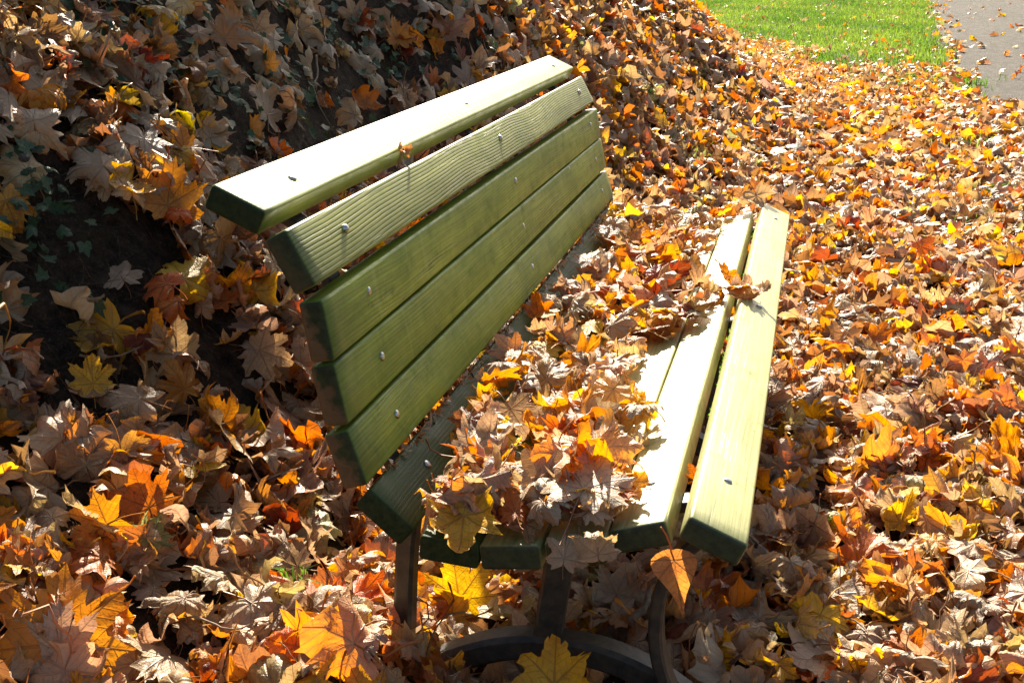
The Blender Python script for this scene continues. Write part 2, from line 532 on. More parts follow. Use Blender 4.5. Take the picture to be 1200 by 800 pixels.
def outline(kind, n, g):
    pts = IVYO if kind == 'ivy' else MAPLE
    A = np.array([p[0] for p in pts], float)
    Rr = np.array([p[1] for p in pts], float)
    if n >= 60:
        aa = A.copy()
        half = aa[1:-1]
        ang = np.concatenate([aa, 360 - half[::-1]])
        rad = np.concatenate([Rr, Rr[1:-1][::-1]])
    else:
        key = {26: [0, 12, 15, 22, 30, 40, 46, 54, 58, 72, 84, 95, 107, 126, 143, 160, 180],
               14: [0, 18, 30, 46, 70, 95, 124, 143, 180]}[n] if kind != 'ivy' else [0, 15, 38 - 8, 48, 75, 115, 150, 180]
        rr = np.interp(key, A, Rr)
        key = np.array(key, float)
        ang = np.concatenate([key, 360 - key[1:-1][::-1]])
        rad = np.concatenate([rr, rr[1:-1][::-1]])
    rad = rad ** (.66 if kind == 'maple' else 1.0)
    rad = rad * (1 + g.normal(0, .055, len(rad)))
    asym = 1 + .10 * np.sin(np.radians(ang) + g.uniform(0, 6.28))
    th = np.radians(ang + g.normal(0, 1.2, len(ang)))
    rad = rad * asym
    return np.stack([np.sin(th) * rad * 1.02, np.cos(th) * rad], -1)


def bend(V, phi, k0, k1, s0=0.0, p=1.5):
    e = np.array([math.cos(phi), math.sin(phi)])
    f = np.array([-e[1], e[0]])
    s = V[:, :2] @ e - s0
    o = V[:, :2] @ f
    T = np.linspace(-2, 2, 401)
    kap = k0 + k1 * np.abs(T) ** p
    th = np.cumsum(kap) * (T[1] - T[0])
    th -= np.interp(0, T, th)
    Xc = np.cumsum(np.cos(th)) * (T[1] - T[0])
    Zc = np.cumsum(np.sin(th)) * (T[1] - T[0])
    Xc -= np.interp(0, T, Xc)
    Zc -= np.interp(0, T, Zc)
    t = np.interp(s, T, th)
    ns = np.interp(s, T, Xc) - V[:, 2] * np.sin(t)
    nz = np.interp(s, T, Zc) + V[:, 2] * np.cos(t)
    W = np.empty_like(V)
    W[:, :2] = (ns + s0)[:, None] * e + o[:, None] * f
    W[:, 2] = nz
    return W


def make_leaf(kind, shape, n, rings, g, stem=True):
    O = outline(kind, n, g)
    N = len(O)
    fr = np.linspace(0, 1, rings + 1)[1:] ** .85
    P = [np.zeros((1, 2))]
    for f in fr: P.append(O * f)
    P = np.concatenate(P)
    uv = P.copy()
    F = []
    for i in range(N):
        j = (i + 1) % N
        F.append((0, 1 + j, 1 + i))
        for r in range(rings - 1):
            a = 1 + r * N
            b = a + N
            F.append((a + i, a + j, b + j))
            F.append((a + i, b + j, b + i))
    V = np.concatenate([P, np.zeros((len(P), 1))], 1)
    nb = len(V)
    # petiole
    if stem:
        L = g.uniform(.7, 1.15)
        q = 6
        sway = g.uniform(-.5, .5)
        lift = g.uniform(-.1, .5)
        t = np.linspace(0, 1, q)
        cx = sway * t ** 2 * L * .6
        cy = -t * L
        cz = lift * t ** 1.6 * L * .5
        ring = []
        for k in range(q):
            rr = .017 if k < q - 1 else .028
            for a in range(3):
                an = a * 2.094
                ring.append((cx[k] + rr * math.cos(an), cy[k], cz[k] + rr * math.sin(an)))
        SV = np.array(ring)
        b0 = len(V)
        for k in range(q - 1):
            for a in range(3):
                a2 = (a + 1) % 3
                A_, B_, C_, D_ = b0 + k * 3 + a, b0 + k * 3 + a2, b0 + k * 3 + 3 + a2, b0 + k * 3 + 3 + a
                F.append((A_, B_, C_))
                F.append((A_, C_, D_))
        V = np.concatenate([V, SV])
        uv = np.concatenate([uv, np.tile([[0.0, 0.003]], (len(SV), 1))])
    x, y = V[:, 0], V[:, 1]
    r = np.hypot(x, y)
    ang = np.abs(np.arctan2(x, y))
    m = np.minimum.reduce([np.abs(ang - a) for a in (0, .80, 1.66, 2.5)])
    blade = np.arange(len(V)) < nb
    pleat = {'flat': .14, 'cupped': .30, 'rolled': .30, 'crumpled': .42}[shape]
    V[:, 2] += np.where(blade, pleat * r * np.sin(np.minimum(m, .5)) * g.uniform(.6, 1.4), 0)
    amp = {'flat': .025, 'cupped': .050, 'rolled': .055, 'crumpled': .085}[shape]
    for _ in range(5):
        kx, ky, ph = g.normal(0, 4.2), g.normal(0, 4.2), g.uniform(0, 6.28)
        V[:, 2] += amp * np.sin(kx * x + ky * y + ph) * np.minimum(1, r * 1.5)
    if rings >= 3:
        for _ in range(3):
            kx, ky, ph = g.normal(0, 12), g.normal(0, 12), g.uniform(0, 6.28)
            V[:, 2] += amp * .38 * np.sin(kx * x + ky * y + ph) * r
    sg = 1 if g.random() < .75 else -1
    if shape == 'flat':
        V = bend(V, g.uniform(0, 3.14), sg * g.uniform(.1, .5), g.uniform(-.4, .5))
        V = bend(V, g.uniform(0, 3.14), sg * g.uniform(-.2, .4), g.uniform(-.4, .4))
    elif shape == 'cupped':
        V = bend(V, g.uniform(-.4, .4), sg * g.uniform(.6, 1.5), sg * g.uniform(.8, 3.0))
        V = bend(V, g.uniform(1.2, 1.9), sg * g.uniform(.2, .9), sg * g.uniform(.3, 1.8))
    elif shape == 'rolled':
        ph = g.choice([0, 0, .8, -.8, 1.57]) + g.normal(0, .25)
        V = bend(V, ph, sg * g.uniform(1.3, 3.2), sg * g.uniform(2.0, 6.0), g.uniform(-.2, .2))
        V = bend(V, ph + 1.57, sg * g.uniform(-.6, .8), g.uniform(-.5, 1.2))
    else:
        ph = g.uniform(0, 3.14)
        V = bend(V, ph, g.choice([-1, 1]) * g.uniform(1.2, 2.8), g.uniform(-1, 4.0), g.uniform(-.3, .3))
        V = bend(V, ph + g.uniform(.9, 2.0), sg * g.uniform(1.0, 2.4), sg * g.uniform(0, 3.5), g.uniform(-.3, .3))
    V[:, :2] -= V[:nb, :2].mean(0)
    V[:, 2] -= V[:nb, 2].mean()
    return V, np.array(F, dtype=np.int64), uv


SHAPES = ['flat', 'cupped', 'rolled', 'crumpled']
gv = np.random.default_rng(11)
HI = {s: [make_leaf('maple', s, 68, 5, gv) for _ in range(k)] for s, k in zip(SHAPES, (8, 10, 14, 10))}
MID = {s: [make_leaf('maple', s, 26, 3, gv) for _ in range(k)] for s, k in zip(SHAPES, (6, 8, 10, 8))}
LOW = {s: [make_leaf('maple', s, 14, 2, gv, False) for _ in range(5)] for s in SHAPES}
IVYL = [make_leaf('ivy', s, 10, 2, gv, False) for s in ('flat', 'flat', 'cupped', 'flat', 'cupped')]

PAL = {  # name: (linear colour, weight)
    'yellow': ((0.82, 0.48, 0.045), .09), 'amber': ((0.74, 0.31, 0.03), .19), 'orange': ((0.64, 0.18, 0.018), .11),
    'brown': ((0.30, 0.150, 0.060), .19), 'tan': ((0.55, 0.36, 0.17), .22), 'pinkish brown': ((0.48, 0.31, 0.18), .16),
    'pale green': ((0.42, 0.44, 0.17), .01), 'reddish brown': ((0.30, 0.075, 0.03), .04)}
PN = list(PAL)
PC = np.array([PAL[k][0] for k in PN])
PW = np.array([PAL[k][1] for k in PN])
PW = PW / PW.sum()


def rotm(normal, yaw, flip):
    """rotation matrices whose local z follows normal (flipped if flip), spun by yaw"""
    n = normal * np.where(flip, -1, 1)[:, None]
    a = np.stack([np.cos(yaw), np.sin(yaw), np.zeros_like(yaw)], -1)
    x = a - n * (a * n).sum(-1, keepdims=True)
    x /= np.linalg.norm(x, axis=-1, keepdims=True) + 1e-9
    y = np.cross(n, x)
    return np.stack([x, y, n], -1)   # columns


def scatter(name, variants, vid, pos, Rm, sc, tint, mat):
    """merge many leaves into ONE mesh (the uncountable carpet)"""
    VV, FF, UU, TT = [], [], [], []
    off = 0
    for k, (v, f, uv) in enumerate(variants):
        idx = np.where(vid == k)[0]
        if not len(idx): continue
        W = np.einsum('nij,vj->nvi', Rm[idx], v) * sc[idx][:, None, None] + pos[idx][:, None, :]
        m = len(v)
        VV.append(W.reshape(-1, 3))
        FF.append((f[None] + (np.arange(len(idx)) * m)[:, None, None]).reshape(-1, 3) + off)
        UU.append(np.tile(uv, (len(idx), 1)))
        TT.append(np.repeat(tint[idx], m, 0))
        off += m * len(idx)
    return np_mesh(name, np.concatenate(VV), np.concatenate(FF), mat, np.concatenate(UU), np.concatenate(TT))


# ------------------------------------------------------------------ the bench
BL = 2.406     # slat length
SL = {  # x, z, angle, width, thickness of each board's section
    'A': (-0.4067, 0.958, -0.4478, 0.0930, 0.0410), 'B': (-0.3268, 0.8791, -1.0991, 0.0935, 0.0405), 'C': (-0.2929, 0.7765, -1.4259, 0.0955, 0.0400),
    'D': (-0.278, 0.676, -1.3911, 0.0985, 0.0415), 'E': (-0.2566, 0.571, -1.267, 0.0930, 0.0430), 'F': (-0.2012, 0.4792, -0.7347, 0.0940, 0.0412),
    'G': (-0.1001, 0.4299, -0.0972, 0.0950, 0.0413), 'H': (0.0, 0.43, 0.0972, 0.0965, 0.0420), 'I': (0.1003, 0.4468, 0.150, 0.0950, 0.0411),
    'J': (0.1955, 0.4705, 0.27, 0.0890, 0.0411), 'K': (0.304, 0.4855, -0.4248, 0.0945, 0.0410)}
KEYS = list(SL)


def top_point(k, u):
    x, z, a, w, t = SL[k]
    return (x + math.cos(a) * u * w / 2 - math.sin(a) * t / 2, z + math.sin(a) * u * w / 2 + math.cos(a) * t / 2)


def slat_mesh(name, w, t, L, g):
    """board with rounded long edges, chamfered ends and a very slight warp; local x width, y length, z thickness"""
    r = .0058
    prof = []
    for (cx, cz, a0) in ((w/2-r, t/2-r, 0), (-w/2+r, t/2-r, 90), (-w/2+r, -t/2+r, 180), (w/2-r, -t/2+r, 270)):
        for k in range(5):
            a = R_(a0 + k * 22.5)
            prof.append((cx + r*math.cos(a), cz + r*math.sin(a)))
    P = np.array(prof)
    n = len(P)
    ys = [-L/2, -L/2+.002, -L/2+.006] + list(np.linspace(-L/2+.04, L/2-.04, 24)) + [L/2-.006, L/2-.002, L/2]
    ins = [.0065, .002, 0] + [0]*24 + [0, .002, .0065]
    V = []
    ph = g.uniform(0, 6.28)
    for y, i in zip(ys, ins):
        q = P * (1 - np.array([2*i/w, 2*i/t]))
        wx = .0012*math.sin(y*2.1+ph)
        wz = .0012*math.sin(y*1.7+ph*2)
        for p in q: V.append((p[0]+wx, y, p[1]+wz))
    bm_f = []
    m = len(ys)
    for j in range(m-1):
        for i in range(n):
            i2 = (i+1) % n
            bm_f.append((j*n+i, j*n+n+i, j*n+n+i2, j*n+i2))
    bm_f.append(tuple(range(n)))
    bm_f.append(tuple(range((m-1)*n, m*n))[::-1])
    me = bpy.data.meshes.new(name)
    me.from_pydata(V, [], bm_f)
    import bmesh
    bm = bmesh.new()
    bm.from_mesh(me)
    bmesh.ops.recalc_face_normals(bm, faces=bm.faces)
    bm.to_mesh(me)
    bm.free()
    for p in me.polygons: p.use_smooth = len(p.vertices) == 4
    return me


def lathe(name, prof, mat, parent, loc, seg=20, rot=None):
    V, F = [], []
    for (r, z) in prof:
        for k in range(seg):
            a = 2*math.pi*k/seg
            V.append((r*math.cos(a), r*math.sin(a), z))
    for j in range(len(prof)-1):
        for k in range(seg):
            k2 = (k+1) % seg
            F.append((j*seg+k, j*seg+k2, (j+1)*seg+k2, (j+1)*seg+k))
    F.append(tuple(range((len(prof)-1)*seg, len(prof)*seg)))
    me = bpy.data.meshes.new(name)
    me.from_pydata(V, [], F)
    for p in me.polygons: p.use_smooth = True
    me.materials.append(mat)
    o = bpy.data.objects.new(name, me)
    COL.objects.link(o)
    o.parent = parent
    o.location = loc
    if rot: o.rotation_euler = rot
    return o


bench = empty("park_bench", (0, BL/2, 0))
tag(bench, "green algae covered wooden slatted park bench heaped with autumn leaves", "bench")
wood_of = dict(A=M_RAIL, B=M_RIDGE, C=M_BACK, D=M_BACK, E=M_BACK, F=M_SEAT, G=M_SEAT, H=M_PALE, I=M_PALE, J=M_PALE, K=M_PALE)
slab = dict(A="pale sunlit top rail tilted back above the backrest", B="backrest board with deep raised grain", C="smooth green backrest board below the ridged one",
            D="smooth green backrest board in the middle", E="lowest green backrest board", F="dark green board where seat meets backrest",
            G="dark seat board next to the corner board", H="middle seat board under the leaves", I="pale seat board beside the thin seam",
            J="pale seat board beside the wide mossy gap", K="pale front board sloping down at the seat edge")
bolt_y = (0.185, 1.222, 2.25)
bolt_mesh = None
gs = np.random.default_rng(3)
for k in KEYS:
    x, z, a, w, t = SL[k]
    L = BL + {'C': .004, 'J': -.05, 'E': .006}.get(k, 0.0)
    me = slat_mesh("slat", w, t, L, gs)
    me.materials.append(wood_of[k])
    s = bpy.data.objects.new("slat", me)
    COL.objects.link(s)
    s.parent = bench
    s.location = (x, (BL - L)/2 * (1 if k == 'J' else 0) - (.025 if k == 'J' else 0), z)
    s.rotation_euler = (0, -a, 0)
    s['label'] = slab[k]
    ys = list(bolt_y)
    for by in ys:
        u = {'A': .005, 'B': -.005, 'C': -.012, 'D': -.001, 'E': -.003, 'K': -.001}.get(k, 0)
        hgt = .0065 if k == 'B' else .0035
        if k == 'B' and by == bolt_y[0]: hgt = .009
        rad = .0076
        o = lathe("bolt", [(rad, -.002), (rad, hgt*.25), (rad*.93, hgt*.55), (rad*.75, hgt*.8), (rad*.45, hgt*.96), (rad*.1, hgt)], M_STEEL, s,
                  (u, by - BL/2 - s.location.y, t/2), 18)
    if k == 'D':
        lathe("bolt", [(.007, -.002), (.0065, .001), (.005, .002), (.001, .0025)], M_STEEL, s, (-.04, 1.84 - BL/2, t/2), 14)
    if k == 'B':
        lathe("bolt_hole_disc", [(.011, -.001), (.0108, .0006), (.0085, .0012), (.008, .0002), (.001, .0002)], M_HOLE_DISC, s, (-.012, .124 - BL/2, t/2), 18)  # added greenish disc standing in for an empty countersunk hole


def bar(name, pts, hw, wy, parent, y, mat):
    """flat iron bar swept along a polyline in the x-z plane: hw half thickness, wy half width along y; smoothed and edge-rounded"""
    P = np.array(pts, float)
    for _ in range(3):
        Q = [P[0]]
        for i in range(len(P)-1):
            Q.append(.75*P[i]+.25*P[i+1])
            Q.append(.25*P[i]+.75*P[i+1])
        Q.append(P[-1])
        P = np.array(Q)
    d = np.gradient(P, axis=0)
    d /= np.linalg.norm(d, axis=1, keepdims=True)
    nn = np.stack([-d[:, 1], d[:, 0]], -1)
    e = min(hw, wy)*.35
    sec = [(-hw+e, -wy), (hw-e, -wy), (hw, -wy+e), (hw, wy-e), (hw-e, wy), (-hw+e, wy), (-hw, wy-e), (-hw, -wy+e)]
    V, F = [], []
    for i in range(len(P)):
        for (a, b_) in sec:
            q = P[i] + nn[i]*a
            V.append((q[0], y+b_, q[1]))
    m = len(sec)
    for i in range(len(P)-1):
        for j in range(m):
            j2 = (j+1) % m
            F.append((i*m+j, i*m+j2, (i+1)*m+j2, (i+1)*m+j))
    F.append(tuple(range(m))[::-1])
    F.append(tuple(range((len(P)-1)*m, len(P)*m)))
    me = bpy.data.meshes.new(name)
    me.from_pydata(V, [], F)
    me.materials.append(mat)
    o = bpy.data.objects.new(name, me)
    COL.objects.link(o)
    o.parent = parent
    return o


def under(k, u, d=.004):
    x, z, a, w, t = SL[k]
    return (x + math.cos(a)*u*w/2 + math.sin(a)*(t/2+d), z + math.sin(a)*u*w/2 - math.cos(a)*(t/2+d))


for by in bolt_y:
    y = by - BL/2
    rail = [under('A', .2, .02), under('B', -.6, .012), under('C', 0, .012), under('D', 0, .012), under('E', 0, .012), under('F', 0, .014), under('G', 0, .012),
            under('H', 0, .012), under('I', 0, .012), under('J', 0, .012), under('K', -.9, .018), under('K', .5, .012)]
    fr = bar("support_frame", rail, .009, .022, bench, y, M_IRON)
    fr['label'] = "dark iron bar frame carrying the boards"
    bar("leg", [(-.215, .425), (-.228, .36), (-.238, .25), (-.245, .14), (-.26, .0), (-.27, -.06)], .0165, .021, fr, y, M_IRON)
    bar("stem", [(.045, .40), (.036, .32), (.022, .24), (.014, .175)], .024, .019, fr, y, M_IRON)
    bar("foot", [(-.36, -.05), (-.28, .045), (-.17, .125), (-.06, .172), (.04, .180), (.14, .165), (.24, .115), (.34, .02), (.39, -.05)], .023, .026, fr, y, M_IRON)
    bar("leg", [(.300, .445), (.250, .405), (.218, .35), (.206, .28), (.209, .21), (.232, .14), (.275, .07), (.33, -.05)], .0115, .022, fr, y-.046, M_IRON)


# ------------------------------------------------------------------ litter carpet and ground leaves
def soil_patch(x, y):
    """0..1 how bare the ground is"""
    d = np.exp(-(((x + 1.08)/.19)**2 + ((y - .56)/.24)**2)**1.8) * 1.05
    d += np.exp(-(((x + .86)/.07)**2 + ((y - .74)/.10)**2)) * .8
    band = sst(-.93, -1.10, x) * sst(1.0, 1.5, y) * (1 - sst(3.9, 4.6, y)) * .90
    band += sst(-1.05, -1.25, x) * (1 - sst(.2, .5, y)) * .35
    return np.clip(d + band, 0, 1)


def cover(x, y):
    """probability that the litter covers the place"""
    c = 1 - .93*soil_patch(x, y)
    g_edge = y + 2.6*x + .9*np.sin(3.1*x) + .5*np.sin(1.9*y) 
    far = sst(14.2, 17.2, g_edge + .4*np.sin(9*x+3*y))
    c = c * (1 - far*(.955 + .04*np.sin(2.3*x+1.1*y)*np.sin(1.3*y-3*x)))
    pl = path_left(y)
    c = np.where((x > pl - .05) & (y > 7.5), c*(.015 + .985*(1 - sst(8.2, 10.4, y + 1.2*(x-pl)))), c)
    c = np.where((x > pl) & (y > 7.5), np.maximum(c, .015 + .30*np.exp(-np.maximum(0, x-pl)/.12)), c)
    return c


gl = np.random.default_rng(23)


def sample(n_per, x0, x1, y0, y1, rmin, rmax):
    n = int(n_per*(x1-x0)*(y1-y0))
    x = gl.uniform(x0, x1, n)
    y = gl.uniform(y0, y1, n)
    z = gh(x, y)
    nrm = gn(x, y)
    keep = gl.random(n) < cover(x, y) * np.minimum(1.0, .42/nrm[:, 2]*1.0)
    P = np.stack([x, y, z], -1)
    u, v, dep = project(P)
    dist = np.linalg.norm(P - CP, axis=1)
    mx = 900/np.maximum(dist, 1.0)+60
    keep &= (dist >= rmin) & (dist < rmax) & (dep > .2) & (u > -mx) & (u < 1200+mx) & (v > -mx) & (v < 800+mx)
    return P[keep], nrm[keep]


def dress(P, nrm, tiltsd, lift, seedc=None, bright=1.0):
    n = len(P)
    t = gl.normal(0, tiltsd, (n, 3))
    N = nrm + t
    N /= np.linalg.norm(N, axis=1, keepdims=True)
    N[:, 2] = np.where(N[:, 2] < .1, .1 + np.abs(N[:, 2]), N[:, 2])
    N /= np.linalg.norm(N, axis=1, keepdims=True)
    layer = gl.random(n)
    pos = P + nrm*(lift*layer + .004)[:, None]
    yaw = gl.uniform(0, 6.283, n)
    flip = gl.random(n) < .52
    ci = gl.choice(len(PN), n, p=PW)
    col = PC[ci]*gl.uniform(.75, 1.2, n)[:, None]*(1+gl.normal(0, .06, (n, 3)))
    tint = np.concatenate([np.clip(col, 0, .9), gl.random(n)[:, None]], 1)
    sc = gl.uniform(.058, .104, n)
    sc = np.where(gl.random(n) < .12, sc*.6, sc)
    return pos, rotm(N, yaw, flip), flip, ci, tint, sc, layer


SH_P = [.08, .22, .44, .26]


def pick_variants(n, LIB):
    sh = gl.choice(4, n, p=SH_P)
    off = np.cumsum([0] + [len(LIB[s]) for s in SHAPES])
    vid = np.array([off[s] + gl.integers(len(LIB[SHAPES[s]])) for s in sh])
    return sh, vid, [v for s in SHAPES for v in LIB[s]]


LIT = []   # pieces merged at the end
P, Nn = sample(1150, -2.2, 2.2, -1.2, 4.0, 0.9, 4.3)
near = dress(P, Nn, .46, .055)
sh, vid, variants = pick_variants(len(P), HI)
pos, Rm, flip, ci, tint, sc, layer = near
# the largest-looking top leaves of the near ground become leaves of their own
u, v, dep = project(pos)
inview = (u > 25) & (u < 1175) & (v > 25) & (v < 780)
behind = ((u > 300) & (u < 900) & (v > 80) & (v < 640) & (u - 230 > (640 - v)*.0) & (pos[:, 0] > -.62) & (pos[:, 0] < .45) & (pos[:, 1] < 2.6))
score = np.where(inview & ~behind & (layer > .72), sc/dep, 0)
order = np.argsort(-score)
NIND = 128
ind, taken = [], []
for i in order:
    if len(ind) >= NIND or score[i] <= 0: break
    if all((u[i]-u[j])**2 + (v[i]-v[j])**2 > 26**2 for j in ind): ind.append(i)
ind = np.array(ind)
mask = np.ones(len(pos), bool)
mask[ind] = False
carpet = []
carpet.append((variants, vid[mask], pos[mask], Rm[mask], sc[mask], tint[mask]))
ground_ind = [(variants[vid[i]], SHAPES[sh[i]], pos[i] + np.array([0, 0, .004]), Rm[i], sc[i], tint[i], PN[ci[i]], flip[i]) for i in ind]

P, Nn = sample(900, -3.0, 3.6, 1.0, 9.0, 4.3, 7.5)
pos, Rm, flip, ci, tint, sc, layer = dress(P, Nn, .46, .055)
sc = sc*1.10
sh, vid, variants = pick_variants(len(P), MID)
carpet.append((variants, vid, pos, Rm, sc, tint))
P, Nn = sample(640, -4.0, 6.0, 5.0, 20.0, 7.5, 19.0)
pos, Rm, flip, ci, tint, sc, layer = dress(P, Nn, .46, .06)
sc = sc*1.12
sh, vid, variants = pick_variants(len(P), LOW)
carpet.append((variants, vid, pos, Rm, sc, tint))
P, Nn = sample(260, -6.0, 12.0, 14.0, 40.0, 19.0, 45.0)
pos, Rm, flip, ci, tint, sc, layer = dress(P, Nn, .42, .04)
sh, vid, variants = pick_variants(len(P), LOW)
carpet.append((variants, vid, pos, Rm, sc*1.1, tint))


def merge_carpet(name, parts, mat):
    VV, FF, UU, TT = [], [], [], []
    off = 0
    for variants, vid, pos, Rm, sc, tint in parts:
        for k, (v, f, uv) in enumerate(variants):
            idx = np.where(vid == k)[0]
            if not len(idx): continue
            W = np.einsum('nij,vj->nvi', Rm[idx], v)*sc[idx][:, None, None] + pos[idx][:, None, :]
            m = len(v)
            VV.append(W.reshape(-1, 3))
            FF.append((f[None] + (np.arange(len(idx))*m)[:, None, None]).reshape(-1, 3) + off)
            UU.append(np.tile(uv, (len(idx), 1)))
            TT.append(np.repeat(tint[idx], m, 0))
            off += m*len(idx)
    return np_mesh(name, np.concatenate(VV), np.concatenate(FF), mat, np.concatenate(UU), np.concatenate(TT))


# ------------------------------------------------------------------ individual leaves
LANDMARK = []       # (name, pixel x, pixel y, is_on_bench)
used_labels = {}


def leaf_object(geo, pos, Rm, sc, tint, label, group, name="fallen_leaf"):
    V, F, uv = geo
    W = (V @ Rm.T)*sc
    o = np_mesh(name, W, F, M_LEAF, uv, np.tile(tint, (len(V), 1)), loc=tuple(float(c) for c in pos))
    tag(o, label, "leaf", group)
    return o


def seat_top(x):
    xs, zs = [], []
    for k in 'FGHIJK':
        for u_ in (-.98, .98):
            p = top_point(k, u_)
            xs.append(p[0])
            zs.append(p[1])
    return np.interp(x, xs, zs)


gh_r = np.random.default_rng(5)


def hero(label, colour, shape, pos, size, yaw, tilt=(0, 0), flip=False, ground=None, seed=0, geo=None, lm=None, group=None, n=68, tintmul=1.0, lift=0.0):
    """one leaf at a real place. tilt leans its normal towards +x / +y; ground None keeps pos as given"""
    g = np.random.default_rng(1000+seed)
    G = geo or make_leaf('maple', shape, 68, 6, g)
    nrm = np.array([tilt[0], tilt[1], 1.0])
    p = np.array(pos, float)
    if ground:
        nn = gn(np.array([p[0]]), np.array([p[1]]))[0]
        nrm = nn*1.0 + np.array([tilt[0], tilt[1], 0])
        p[2] = float(gh(p[0], p[1])) + .0
        p = p + nn*(.062+lift)
    nrm = nrm/np.linalg.norm(nrm)
    Rm = rotm(nrm[None], np.array([float(yaw)]), np.array([flip]))[0]
    c = np.array(PAL[colour][0])*tintmul
    tint = np.array([*np.clip(c, 0, .92), (seed*.6180339) % 1])
    o = leaf_object(G, p, Rm, size, tint, label, group)
    uu, vv, _ = project(p)
    if lm: LANDMARK.append((lm, float(uu[0]), float(vv[0]), ground is None))
    return o


YB = 1.57
# on the ground and the bank
hero("big amber maple leaf lying flat in the lower left corner", 'amber', 'flat', (-.735, -.14, 0), .140, .3, (.10, -.85), ground=1, seed=1, lm="the big amber corner leaf", tintmul=1.1)
hero("bright orange maple leaf standing above the big corner leaf", 'amber', 'flat', (-.80, .10, 0), .082, 2.2, (.15, -1.5), ground=1, seed=2, lm="the bright orange leaf", tintmul=1.0)
hero("dark spotted orange leaf on the bank right of the bright orange one", 'orange', 'flat', (-.785, .225, 0), .078, 1.1, (.25, -1.1), ground=1, seed=3, lm="the spotted orange leaf")
hero("pale green leaf on the bank below the spotted orange one", 'pale green', 'cupped', (-.74, .165, 0), .062, .2, (.1, -.1), ground=1, seed=4, lm="the pale green leaf")
hero("small clear yellow leaf on the shaded bank", 'yellow', 'flat', (-.975, .40, 0), .058, .5, (.3, -.5), ground=1, seed=5, lm="the small yellow leaf")
hero("large amber leaf high on the bank left of the top rail", 'amber', 'flat', (-1.05, .88, 0), .105, .2, (.3, -.6), ground=1, seed=6, lm="the amber bank leaf", tintmul=1.0)
hero("amber leaf resting just above the large amber bank leaf", 'amber', 'flat', (-1.11, 1.05, 0), .088, 2.6, (.3, -.6), ground=1, seed=7, tintmul=.95)
hero("mottled yellow brown leaf below the bare soil patch", 'tan', 'flat', (-.915, .60, 0), .085, 1.9, (.4, -.6), ground=1, seed=8, lm="the mottled bank leaf")
hero("amber leaf hanging down the bank under the mottled one", 'amber', 'cupped', (-.875, .55, 0), .07, 1.4, (.4, -.5), ground=1, seed=9, tintmul=.85)
hero("glowing yellow leaf beside the rear leg of the bench", 'yellow', 'flat', (-.236, .385, 0), .088, .5, (.1, -1.3), ground=1, seed=10, lm="the yellow leaf by the leg", lift=.03)
hero("pale yellow star shaped leaf in front of the iron foot", 'yellow', 'cupped', (.055, .045, .205), .100, .10, (.1, -1.1), seed=11, lm="the pale yellow leaf", tintmul=1.0)
hero("grey brown drooping leaf in shade under the seat", 'pinkish brown', 'cupped', (.075, .60, 0), .085, 2.9, (0, -.5), ground=1, seed=12, flip=True, lm="the grey leaf under the seat", tintmul=.8)
hero("red orange leaf left of the rear leg", 'orange', 'crumpled', (-.345, .17, 0), .08, .2, (0, -1.1), ground=1, seed=13, lm="the red orange leaf")
hero("pinkish curled leaf with bright edge near the lower left", 'pinkish brown', 'cupped', (-.50, .12, 0), .09, 1.2, (.1, -.4), ground=1, seed=14, flip=True)
hero("fluted pinkish leaf standing near the bottom edge", 'pinkish brown', 'cupped', (-.41, .15, 0), .095, 4.2, (.0, -.6), ground=1, seed=15, flip=True)
hero("orange leaf on the right edge among pinkish leaves", 'amber', 'crumpled', (.95, 1.5, 0), .09, 1.2, (0, -1.3), ground=1, seed=16, lm="the orange edge leaf")
hero("tattered amber leaf on the sunny ground right of the bench", 'yellow', 'crumpled', (.65, 1.05, 0), .09, .7, (0, -1.2), ground=1, seed=17, lm="the tattered amber leaf")
hero("brown star leaf on the dark bank behind the top rail", 'brown', 'flat', (-1.27, 1.66, 0), .075, .9, (.4, -.6), ground=1, seed=18, tintmul=1.35, lm="the brown star leaf")
hero("tan pointed leaf on the dark bank above the far part of the rail", 'tan', 'cupped', (-1.17, 2.35, 0), .085, 1.4, (.4, -.6), ground=1, seed=19)
hero("amber star leaf high on the dark bank above the rail", 'amber', 'flat', (-1.27, 3.2, 0), .095, 1.0, (.5, -.6), ground=1, seed=20, tintmul=.8)
hero("bright yellow leaf on the path side of the bank", 'yellow', 'flat', (-.45, 5.2, 0), .085, 1.0, (.2, -.3), ground=1, seed=21)
hero("yellow leaf lying on the litter beyond the seat", 'yellow', 'flat', (.13, 4.1, 0), .09, 2.0, (0, -.2), ground=1, seed=22)
hero("folded tan leaf at the foot of the shaded front board", 'tan', 'cupped', (.42, .75, 0), .085, .3, (-.1, -.3), ground=1, seed=23, flip=True)
# on the bench
SG = "large leaves on the bench"
hero("yellow maple leaf draped over the near edge of the seat", 'yellow', 'cupped', (-.072, -.004, .492), .090, 3.3, (-.12, -.50), seed=31, lm="the yellow seat edge leaf")
hero("large pinkish star leaf at the near end of the seat", 'pinkish brown', 'flat', (.105, .075, .530), .100, 2.9, (.0, -.25), seed=32, flip=True, lm="the pinkish star leaf", tintmul=1.2)
hero("small curled leaf hanging below the near seat edge", 'pinkish brown', 'cupped', (.092, -.03, .462), .05, 3.0, (0, -1.4), seed=33, flip=True)
hero("pale folded leaf beside the one below the seat edge", 'tan', 'rolled', (.138, -.03, .474), .045, 3.6, (.1, -1.2), seed=34, flip=True)
hero("orange leaf standing up against the backrest corner", 'orange', 'cupped', (-.185, 1.05, .515), .062, .4, (.3, -1.0), seed=35, lm="the standing orange leaf", tintmul=1.15)
hero("curled brown leaf leaning on the dark corner board", 'tan', 'rolled', (-.215, .86, .505), .07, .9, (.5, -.5), seed=36, flip=True, tintmul=.9)
